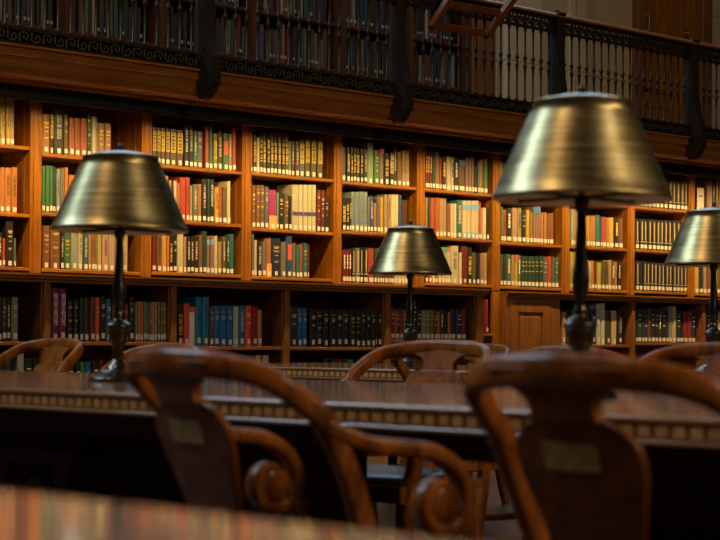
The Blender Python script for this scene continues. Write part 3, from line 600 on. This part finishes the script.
# oak pilaster panel next to the bookcases
m = MB(); m.box(GX[6]+.07, xs-.05, YG-.03, YG+.3, 2.68, 5.0); m.box(GX[6]+.14, xs-.12, YG-.045, YG-.03, 2.8, 4.5)
o = m.build('trim_4', M['base'], bevel=.005); struct(o)
me = far.mesh('books', M['bookv'])
ca = me.color_attributes.new('tint', 'FLOAT_COLOR', 'CORNER'); buf = []
for p, c in zip(me.polygons, fart): buf += list(c)*p.loop_total
ca.data.foreach_set('color', buf)
o = link('books', me); tag(o, 'many further books on the gallery shelves and the far right bays', 'books', 'remaining small books', 'stuff')

# ------------------------------------------------------------------ gallery railing
t = thing('gallery_railing', 'dark bronze gallery railing with slender balusters, greek key band and bracketed posts', 'railing', (9, YR, 2.67))
X0, X1 = 4.6-9, 15.4-9
POST = [7.395-9, 9.195-9, 10.995-9, 12.80-9]
m = MB(); m.box(X0, X1, -.02, .04, 0, .012); m.box(X0, X1, -.02, .04, .085, .10); m.box(X0, X1, .012, .02, .012, .085)
x = X0; q = 0
while x < X1-.17:        # meander bars standing on the back strip
    for a, c, z0, z1 in ((0, .012, .018, .08), (0, .07, .07, .08), (.06, .07, .03, .08), (.03, .07, .03, .04), (.03, .04, .03, .058), (.085, .097, .018, .08), (.085, .155, .018, .028), (.145, .155, .018, .068), (.115, .155, .058, .068), (.115, .125, .04, .068)):
        m.box(x+a, x+c, -.014, .012, z0, z1, 1)
    x += .17
m.build('key_band', [M['iron'], M['keybar']], t)
m = MB(); m.box(X0, X1, -.018, .03, .685, .697); m.box(X0, X1, -.018, .03, .785, .80)
x = X0; i = 0
while x < X1-.1:
    m.torus((x+.045, .006, .748), .026, .007); m.torus((x+.045, .006, .748), .011, .006, seg=8)
    m.torus((x+.092, .006, .715), .015, .006, a0=.3, a1=5.2); m.torus((x+.002, .006, .715), .016, .006, a0=-2.5, a1=2.6)
    m.box(x+.088, x+.096, 0, .012, .72, .79); m.box(x+.03, x+.06, 0, .012, .69, .73)
    x += .0948
m.build('scroll_frieze', M['iron'], t)
m = MB(); m.prism([(-.05, .802), (-.05, .818), (-.035, .835), (.05, .835), (.062, .818), (.062, .802)], X0, X1, 'x'); m.build('handrail', M['fascia'], t, bevel=.004)
bprof = [(.008, .10), (.014, .105), (.014, .12), (.008, .13), (.0085, .30), (.010, .36), (.016, .372), (.017, .385), (.009, .395), (.0085, .42), (.016, .435), (.017, .45), (.009, .462), (.007, .52), (.0075, .65), (.012, .662), (.013, .68), (.018, .686)]
bm_ = MB(); bm_.lathe(bprof, 8); bme = bm_.mesh('baluster', M['irongilt'])
for a in range(-3, 4):
    for j in range(1, 19):
        x = POST[0] + a*1.803 + j*1.803/19
        if -3.35 < x < 4.55: link('baluster', bme, t, (x, .008, 0))
for x in POST:
    m = MB(); m.box(-.035, .035, -.045, .05, -.02, .82); m.box(-.045, .045, -.06, .06, .82, .845); m.lathe([(.03, .845), (.02, .855), (.022, .865), (.0, .875)], 12)
    ps = m.build('newel_post', M['iron'], t, (x, 0, 0), bevel=.006)
    prof = [(-.045, .62), (-.05, .45), (-.06, .33), (-.085, .2), (-.125, .10), (-.135, .085), (-.135, -.10), (-.125, -.115), (-.105, -.12), (-.10, -.145), (-.075, -.16), (-.06, -.18), (-.03, -.195), (.0, -.20), (.018, -.1), (.02, .62)]
    m = MB(); m.prism(prof, -.04, .04, 'x')
    for s in (-1, 1):
        m.torus((s*.04, -.085, -.02), .035, .008, 'x'); m.torus((s*.04, -.085, -.02), .014, .007, 'x', seg=8); m.torus((s*.04, -.06, .12), .02, .006, 'x')
    m.box(-.028, .028, -.142, -.135, -.06, .075)
    m.build('scroll_bracket', M['iron'], ps, bevel=.004)
# wooden step frame hung over the railing
YL = 9.14
t = thing('step_ladder', 'small red-brown wooden ladder with two rungs tipped over the gallery railing', 'ladder', at(458, 30, YL))
base = t.location.copy()
def bar(m, p, q, w, d):
    p, q = Vector(p)-base, Vector(q)-base; T = (q-p).normalized(); S = Vector((0, 1, 0)); U = S.cross(T).normalized()
    vs = [pp + U*(w*a) + S*(d*c) for pp in (p, q) for a, c in ((-1, -1), (1, -1), (1, 1), (-1, 1))]
    m.add(vs, [(0, 1, 2, 3), (7, 6, 5, 4), (0, 4, 5, 1), (1, 5, 6, 2), (2, 6, 7, 3), (3, 7, 4, 0)])
pl0, pl1 = at(431, 28, YL), at(462, -22, YL); pr0, pr1 = at(485.5, 37, YL), at(528, -22, YL)
for p, q in ((pl0, pl1), (pr0, pr1)):
    m = MB(); bar(m, p, q, .022, .03); m.build('stile', M['ladder'], t, bevel=.004)
for p, q in ((at(436, 25.5, YL), at(484, 33.5, YL)), (at(449, 5, YL), at(500, 13, YL))):
    m = MB(); bar(m, p, q, .026, .012); m.build('rung', M['ladder'], t, bevel=.003)

# ------------------------------------------------------------------ tables
TABX = (.155, 3.16, 6.175); HT = .76; HWD = .672; TY0, TY1 = .35, 7.4
TL = ['nearest polished oak reading table, its bare top cutting the lower left corner', 'long polished oak reading table with two brass lamps and beaded edge', 'farther oak reading table with beaded edge, seen beyond the first lamp table']
def ring_profile(): pass
for ti, tx in enumerate(TABX):
    t = thing('reading_table', TL[ti], 'table', (tx, (TY0+TY1)/2, 0), group='long reading tables')
    L = (TY1-TY0)/2
    m = MB(); m.box(-HWD, HWD, -L, L, HT-.014, HT); m.build('table_top', M['table'], t, bevel=.006)
    m = MB(); e = HWD
    for (a, c, z0, z1) in ((e-.028, e-.014, HT-.042, HT-.014), (e-.04, e+.004, HT-.052, HT-.041)):
        m.box(-c, c, -L+(e-c), L-(e-c), z0, z1)
    m.build('edge_moulding', M['table'], t, bevel=.005)
    m = MB()
    def bead(cx, cy, alongy):
        lx, ly = (.0085, .0172) if alongy else (.0172, .0085)
        vs = []; fs = []
        prof = [(1.0, -.0125), (1.0, .0125), (1.55, -.009), (1.55, .009)]
        sx = 1
        seg = [(-1, -1), (1, -1), (1, 1), (-1, 1)]
        vs = [(cx+a*lx, cy+c*ly, HT-.028+d*.0128) for d in (-1, 1) for a, c in seg]
        vs2 = [(cx+a*lx*.72, cy+c*ly*.72, HT-.028+d*.0128*.72) for d in (-1, 1) for a, c in seg]
        out = []
        if alongy:
            s = 1 if cx > 0 else -1
            ring0 = [(cx, cy+c*ly, HT-.028+d*.0128) for c, d in ((-1, -1), (1, -1), (1, 1), (-1, 1))]
            ring1 = [(cx+s*.008, cy+c*ly*.93, HT-.028+d*.0128*.93) for c, d in ((-1, -1), (1, -1), (1, 1), (-1, 1))]
            ring2 = [(cx+s*.0118, cy+c*ly*.72, HT-.028+d*.0128*.7) for c, d in ((-1, -1), (1, -1), (1, 1), (-1, 1))]
        else:
            s = 1 if cy > 0 else -1
            ring0 = [(cx+c*lx, cy, HT-.028+d*.0128) for c, d in ((-1, -1), (1, -1), (1, 1), (-1, 1))]
            ring1 = [(cx+c*lx*.9, cy+s*.007, HT-.028+d*.0128*.88) for c, d in ((-1, -1), (1, -1), (1, 1), (-1, 1))]
            ring2 = [(cx+c*lx*.55, cy+s*.0115, HT-.028+d*.0128*.5) for c, d in ((-1, -1), (1, -1), (1, 1), (-1, 1))]
        V = ring0+ring1+ring2
        fs = [(i, (i+1) % 4, 4+(i+1) % 4, 4+i) for i in range(4)] + [(4+i, 4+(i+1) % 4, 8+(i+1) % 4, 8+i) for i in range(4)] + [(8, 9, 10, 11)]
        m.add(V, fs, 0, False)
    y = -L+.02
    while y < L-.02:
        for s in (-1, 1): bead(s*(HWD-.015), y+.0185, True)
        y += .037
    x = -HWD+.02
    while x < HWD-.03:
        for s in (-1, 1): bead(x+.0185, s*(L-.015), False)
        x += .037
    m.build('bead_band', M['bead'], t)
    m = MB(); a = HWD-.085
    for s in (-1, 1): m.box(s*a-.014, s*a+.014, -L+.09, L-.09, HT-.108, HT-.052)
    for s in (-1, 1): m.box(-a, a, s*(L-.1)-.014, s*(L-.1)+.014, HT-.108, HT-.052)
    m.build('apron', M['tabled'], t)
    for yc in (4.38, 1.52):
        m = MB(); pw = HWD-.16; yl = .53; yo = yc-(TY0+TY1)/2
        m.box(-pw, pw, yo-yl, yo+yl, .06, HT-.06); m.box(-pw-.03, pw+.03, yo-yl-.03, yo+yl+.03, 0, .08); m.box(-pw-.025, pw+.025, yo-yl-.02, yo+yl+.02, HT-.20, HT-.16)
        p = m.build('pedestal', M['tabled'], t, bevel=.006)
        for s in (-1, 1):
            m = MB()
            fx = s*(pw+.001)
            for yy in (yo-yl, yo-.24, yo+.18, yo+yl-.06): m.box(min(fx, fx+s*.02), max(fx, fx+s*.02), yy, yy+.06, .1, HT-.2)
            for z in (.12, HT-.27): m.box(min(fx, fx+s*.016), max(fx, fx+s*.016), yo-.2, yo+.2, z, z+.05)
            for yy in (yo-.37, yo+.37):
                for rr, tt in ((.085, .012), (.055, .01), (.022, .016)): m.torus((fx+s*.006, yy, .43), rr, tt, 'x', seg=20)
                for k in range(10):
                    a_ = k*math.pi/5; m.torus((fx+s*.006, yy+.11*math.cos(a_), .43+.11*math.sin(a_)), .018, .008, 'x', seg=8, ts=5)
            m.build('carving', M['tabled'], p)
    m = MB(); m.box(-.05, .05, 1.52-(TY0+TY1)/2, 4.38-(TY0+TY1)/2, .10, .20); m.build('stretcher', M['tabled'], t, bevel=.006)

# ------------------------------------------------------------------ lamps
def make_lamp(label, loc, tilt=0):
    t = thing('table_lamp', label, 'lamp', loc, group='brass table lamps'); t.rotation_euler = (0, R(tilt), 0)
    m = MB(); m.lathe([(.0, 0), (.086, 0), (.087, .006), (.082, .013), (.064, .018), (.058, .026), (.048, .031), (.036, .035), (.032, .046), (.026, .052), (.021, .058), (.016, .064)], 40, cap=False); m.build('base', M['bronze'], t)
    m = MB(); m.lathe([(.015, .062), (.014, .072), (.020, .080), (.014, .088), (.021, .095), (.0165, .104), (.024, .112), (.029, .125), (.0315, .148), (.032, .152), (.037, .158), (.0395, .164), (.038, .169), (.030, .175), (.016, .183), (.013, .190), (.0165, .196), (.0165, .2), (.0115, .207), (.0115, .214), (.015, .228), (.0195, .25), (.0205, .265), (.0185, .285), (.0155, .305), (.013, .36), (.0112, .41), (.012, .425), (.016, .434), (.018, .443), (.018, .449), (.010, .452), (.008, .455), (.008, .678)], 24)
    m.build('stem', M['bronze'], t)
    m = MB(); H0, H1 = .449, .667; r0, r1 = .2035, .1125
    m.lathe([(r0, H0), (r0+.002, H0+.003), (r0+.0005, H0+.008)] + [(r0-(r0-r1)*k/8-.001, H0+.01+(H1-H0-.01)*k/8) for k in range(9)] + [(r1+.002, H1+.002), (r1, H1+.005)], 72, 0, cap=False)
    m.lathe([(r0-.0005, H0), (r1-.003, H1-.002)], 72, 1, cap=False)
    sh = m.build('lamp_shade', [M['brass'], M['inner']], t, fix=False)
    m = MB(); m.lathe([(r1-.001, H1+.004), (r1-.012, H1+.008), (.06, H1+.017), (.03, H1+.021), (.0, H1+.022)], 48); m.build('shade_cap', M['cap'], sh)
    m = MB(); m.lathe([(.012, H1+.021), (.007, H1+.024), (.006, H1+.028), (.011, H1+.034), (.009, H1+.041), (.0, H1+.044)], 16); m.build('finial', M['bronze'], t)
    m = MB(); m.lathe([(.014, .50), (.016, .53), (.03, .56), (.032, .60), (.02, .625), (.0, .635)], 20, c=(.045, 0, 0)); m.build('bulb', M['inner'], t)
    m = MB(); m.box(-.19, .19, -.004, .004, .452, .46); m.box(-.004, .004, -.19, .19, .452, .46); m.build('shade_bracket', M['bronze'], t)
    return t
LX2 = 3.157
make_lamp('brass cone-shaded table lamp in front of the purple volumes at left', (LX2, 4.37, HT+.0002), .5)
make_lamp('largest and nearest brass lamp, standing behind the right-hand chair back', (3.16, 2.60, HT+.0002), .5)
make_lamp('smallest brass lamp on the farther table, above the light oak chair back', (6.182, 6.15, HT+.0002), 0)
make_lamp('brass lamp on the farther table, its shade cut by the right edge', (6.2, 4.385, HT+.0002), 0)

# ------------------------------------------------------------------ chairs
def make_chair():
    t = thing('armchair', 'x', 'chair', (0, 0, 0), group='oak reading-room armchairs')
    # local axes: x forward, y to the sitter's left, z up; crest centre at the origin in plan
    TOP = .871
    def P(u, v, w): return (v, u, w)
    ht = .0155
    side = [(.045, .003, TOP-.0252, .0255), (.12, .012, TOP-.0285, .0245), (.18, .036, TOP-.037, .0225), (.221, .070, TOP-.055, .0210), (.242, .118, TOP-.090, .0212),
            (.250, .162, TOP-.130, .0222), (.254, .205, TOP-.21, .0222), (.2485, .238, TOP-.283, .022), (.240, .285, .46, .021), (.234, .30, .40, .020)]
    ctrl = []
    def dirv(u, v): a = min(1, abs(u)/.225)**1.5; return Vector((-(1-a*.93), math.copysign(a, u), 0)).normalized()
    for u, v, w, a in reversed(side): ctrl.append((P(-u, v, w), a, ht, dirv(-u, v)))
    ctrl.append((P(0, 0, TOP-.0245), .0258, ht+.001, Vector((-1, 0, 0))))
    for u, v, w, a in side: ctrl.append((P(u, v, w), a, ht, dirv(u, v)))
    m = MB(); m.sweep(ctrl, 7, 14); m.build('back_hoop', M['chair'], t)
    # rake of the back board
    def vr(w): return (TOP-w)*.34-.004
    def plank(prof, th, off, name, nz=3):
        """prof: (w, half width) list, board following the rake, slightly bowed"""
        m = MB(); rows = []; q = 9
        for w, hw in prof:
            r_ = []
            for f_ in (0, 1):
                for i in range(q):
                    u = hw*(2*i/(q-1)-1); v = vr(w) + off + (th if f_ else 0) + .25*u*u
                    r_.append(P(u, v, w))
            rows.append(r_)
        vs = [p for r_ in rows for p in r_]; n = 2*q; fs = []
        for a in range(len(rows)-1):
            for i in range(q-1):
                fs.append((a*n+i, a*n+i+1, (a+1)*n+i+1, (a+1)*n+i)); fs.append((a*n+q+i, (a+1)*n+q+i, (a+1)*n+q+i+1, a*n+q+i+1))
            fs.append((a*n, (a+1)*n, (a+1)*n+q, a*n+q)); fs.append((a*n+q-1, a*n+2*q-1, (a+1)*n+2*q-1, (a+1)*n+q-1))
        l = (len(rows)-1)*n
        for i in range(q-1): fs.append((i, q+i, q+i+1, i+1)); fs.append((l+i, l+i+1, l+q+i+1, l+q+i))
        m.add(vs, fs, 0, False); return m.build(name, M['chair'], t, bevel=.004)
    plank([(TOP-.02, .125), (TOP-.036, .122), (TOP-.044, .105), (TOP-.050, .088), (TOP-.058, .073), (TOP-.068, .063), (TOP-.080, .0585), (TOP-.092, .061), (TOP-.097, .066)], .026, -.017, 'crest_tongue')
    sp = [(TOP-.096, .058), (TOP-.100, .074), (TOP-.106, .088), (TOP-.116, .101), (TOP-.130, .112), (TOP-.150, .116), (TOP-.18, .1135), (TOP-.22, .101), (TOP-.27, .087), (TOP-.32, .074), (TOP-.37, .066), (TOP-.42, .064), (.44, .066)]
    plank(sp, .017, -.004, 'back_splat')
    # brass plate on the rear of the splat
    w0 = .722; ang = math.atan(.34)
    pm = MB(); pm.box(-.0015, .0015, -.051, .051, -.0215, .0215)
    for a in (-.044, .044):
        for c in (-.016, .016): pm.lathe([(.0028, -.001), (.0022, .0012), (0, .0016)], 8, c=(0, 0, 0)) if False else pm.box(-.0028, -.0012, a-.0025, a+.0025, c-.0025, c+.0025)
    pl = pm.build('brass_plate', M['plate'], t, (vr(w0)-.004-.0006, .006, w0)); pl.rotation_euler = (0, -ang, 0)
    # arms ending in rolled volutes
    for s in (-1, 1):
        A = [(.250, .155, .738, .022), (.253, .19, .724, .021), (.257, .25, .704, .020), (.260, .32, .696, .020), (.261, .385, .688, .020), (.261, .435, .665, .0195), (.261, .468, .628, .019), (.261, .472, .583, .0185), (.261, .448, .552, .018), (.261, .412, .544, .0175), (.261, .383, .560, .017), (.261, .370, .590, .016), (.261, .383, .620, .0155), (.261, .408, .628, .015), (.261, .425, .607, .0145), (.261, .42, .588, .013)]
        ct = []
        for i, (u, v, w, th) in enumerate(A):
            # thin direction lies in the side plane: radial from the volute
            j0, j1 = A[max(i-1, 0)], A[min(i+1, len(A)-1)]
            T = Vector((j1[1]-j0[1], 0, j1[2]-j0[2])).normalized(); Nn = Vector((-T.z, 0, T.x))
            ct.append((P(s*u, v, w), .021 if i > 1 else .018, th*.8, Nn))
        m = MB(); m.sweep(ct, 5, 12, power=3.5)
        m.lathe([(.0, -.019), (.026, -.019), (.030, -.014), (.030, .014), (.026, .019), (0, .019)], 18) if False else None
        m2 = MB(); seg = 20; 
        prof = [(.0, -.020), (.030, -.020), (.035, -.014), (.035, .014), (.030, .020), (0, .020)]
        vs = []
        for r_, h_ in prof:
            for k in range(seg):
                a_ = 2*math.pi*k/seg; vs.append((.413+r_*math.cos(a_), s*.261+h_, .593+r_*math.sin(a_)))
        m.add(vs, [(i*seg+k, i*seg+(k+1) % seg, (i+1)*seg+(k+1) % seg, (i+1)*seg+k) for i in range(len(prof)-1) for k in range(seg)], 0, True)
        m.build('arm', M['chair'], t)
    # seat frame, leather seat, legs
    m = MB(); 
    out = [(.10, -.20), (.30, -.235), (.515, -.25), (.53, -.24), (.53, .24), (.515, .25), (.30, .235), (.10, .20)]
    m.prism(out, .385, .435, 'z'); m.build('seat_frame', M['chair'], t, bevel=.006)
    m = MB(); ins = lambda k, z: [((.315+(p-.315)*k), q*k, z) for p, q in out]
    rings = [ins(.93, .43), ins(.95, .445), ins(.91, .458), ins(.75, .464), ins(.4, .462)]
    vs = [p for r_ in rings for p in r_]; n = len(out)
    m.add(vs, [(i*n+k, i*n+(k+1) % n, (i+1)*n+(k+1) % n, (i+1)*n+k) for i in range(4) for k in range(n)], 0, True); m.add(rings[-1], [tuple(range(n))], 0, True)
    m.build('seat', M['leather'], t)
    for s in (-1, 1):
        m = MB(); m.sweep([((.475, s*.255, .56), .019, .019, (1, 0, 0)), ((.485, s*.25, .47), .021, .020, (1, 0, 0)), ((.495, s*.235, .40), .026, .024, (1, 0, 0)), ((.50, s*.23, .25), .022, .021, (1, 0, 0)), ((.515, s*.232, .08), .018, .017, (1, 0, 0)), ((.53, s*.236, .0), .020, .019, (1, 0, 0))], 5, 12, power=4); m.build('front_leg', M['chair'], t)
        m = MB(); m.sweep([((.15, s*.195, .43), .022, .02, (1, 0, 0)), ((.13, s*.195, .3), .022, .02, (1, 0, 0)), ((.09, s*.2, .1), .02, .018, (1, 0, 0)), ((.06, s*.205, 0), .018, .017, (1, 0, 0))], 5, 12, power=4); m.build('rear_leg', M['chair'], t)
        m = MB(); m.sweep([((.115, s*.197, .2), .012, .012, (0, 0, 1)), ((.3, s*.215, .2), .014, .014, (0, 0, 1)), ((.5, s*.23, .2), .012, .012, (0, 0, 1))], 4, 10); m.build('stretcher', M['chair'], t)
    return t
proto = make_chair(); remember(proto)
CH = [(1.95, 2.545, -5, 'oak armchair seen from behind in the middle foreground, brass plate on its back'),
      (1.95, 1.647, 0, 'nearest oak armchair, its dark back under the largest lamp at lower right'),
      (4.33, 4.145, 187, 'light oak armchair facing us beneath the smallest lamp, beyond the lamp table'),
      (4.36, 5.66, 180, 'oak armchair beyond the lamp table, just its crest above the middle foreground chair'),
      (4.36, 6.45, 180, 'oak armchair facing us beyond the lamp table, left of the left lamp'),
      (4.36, 3.02, 180, 'strongly grained light oak armchair under the lamp cut by the right edge'),
      (4.99, 4.89, 0, 'oak armchair with brass plate tucked behind the light oak armchair'),
      (4.99, 4.185, 0, 'oak armchair with only its crest showing behind the big lamp stem'),
      (7.36, 6.72, 180, 'farthest oak armchair, crest corner showing left of the panelled cupboard')]
for i, (x, y, rz, lab) in enumerate(CH):
    c = proto if i == 0 else dup_tree(proto)
    c.location = (x, y, 0); c.rotation_euler = (0, 0, R(rz)); c['label'] = lab
    if i in (2, 4, 5): c.scale = (1.05, 1.06, 1.02)

# notice card standing on the top shelf of the last bay
p = at(701, 195, YC+.03)
t = thing('notice_card', 'white framed notice card on the top shelf at the right edge', 'sign', (p.x, YC+.035, SZ[9][0]), group=None)
hh = .155
m = MB(); m.box(-.055, .055, 0, .004, .07, .07+hh); m.build('card', M['notice'], t)
m = MB(); m.prism([(.004, .0), (.10, .0), (.10, .006), (.004, .006)], -.05, .05, 'x'); m.box(-.055, .055, 0, .006, 0, .07); m.build('stand', M['notice'], t)
m = MB(); m.lathe([(0, 0), (.03, 0.0), (.034, .004), (.03, .008), (0, .008)], 20); q = m.build('printed_picture', M['noticedark'], t, (.0, -.0005, .07+hh*.45)); q.scale = (1, .06, 1.6); q.location.y = -.0012
# ------------------------------------------------------------------ light
def area(name, loc, target, sx, sy, power, col, spread=180):
    l = bpy.data.lights.new(name, 'AREA'); l.shape = 'RECTANGLE'; l.size = sx; l.size_y = sy; l.energy = power; l.color = col; l.spread = R(spread)
    o = bpy.data.objects.new(name, l); C.objects.link(o); o.location = loc
    d = Vector(target)-Vector(loc); o.rotation_euler = d.to_track_quat('-Z', 'Y').to_euler()
    return o
WARM = (1.0, .64, .23)
for i in range(5):
    x0, x1 = segx[i]+.03, segx[i+1]-.03; xc = (x0+x1)/2
    o = area('trough_lamp', (xc, 9.592, 2.435), (xc, 9.75, 1.75), x1-x0, .03, 17*(x1-x0), WARM, 150)
area('window_light_left', (-.5, 10.9, 8.5), (3.6, 3.8, .8), 2.6, 4.4, 640, (.54, .78, 1.0))
area('window_light_side', (9.5, 11.0, 6.6), (6, 3, .8), 9, 3.0, 230, (.52, .76, 1.0))
area('window_light_opposite', (5.5, -8.5, 10), (5, 4, .8), 4, 4, 560, (1, .80, .55))
area('warm_right_fill', (4.8, -.6, 2.7), (2.2, 2.3, .75), .5, .5, 34, (1, .68, .36))  # added warm fill from the right for the chair sides; no fixture hangs there
area('chandelier_light', (-3, 5, 12), (3.5, 3.8, .8), 2.2, 2.2, 330, (1, .68, .37))
w = bpy.data.worlds.new('World'); sc.world = w; w.use_nodes = True
w.node_tree.nodes['Background'].inputs[0].default_value = (.55, .5, .45, 1); w.node_tree.nodes['Background'].inputs[1].default_value = .02

# ------------------------------------------------------------------ camera
cd = bpy.data.cameras.new('camera'); cam = bpy.data.objects.new('camera', cd); C.objects.link(cam); sc.camera = cam
cd.sensor_width = 36; cd.lens = F/720*36; cd.shift_y = (HZ-270)/720; cd.clip_start = .05; cd.clip_end = 200
fw = Vector((CA, SA, 0)); rt = Vector((SA, -CA, 0)); up = Vector((0, 0, 1))
rt2 = rt*math.cos(ROLL) + up*math.sin(ROLL); up2 = up*math.cos(ROLL) - rt*math.sin(ROLL)
mt = Matrix((rt2, up2, -fw)).transposed().to_4x4(); mt.translation = (0, 0, CAMH); cam.matrix_world = mt
cd.dof.use_dof = True; cd.dof.focus_distance = 11.5; cd.dof.aperture_fstop = 5.4
sc.view_settings.view_transform = 'Standard'; sc.view_settings.look = 'None'; sc.view_settings.exposure = 0; sc.view_settings.gamma = 1
sc.cycles.use_denoising = True
sc.cycles.max_bounces = 6
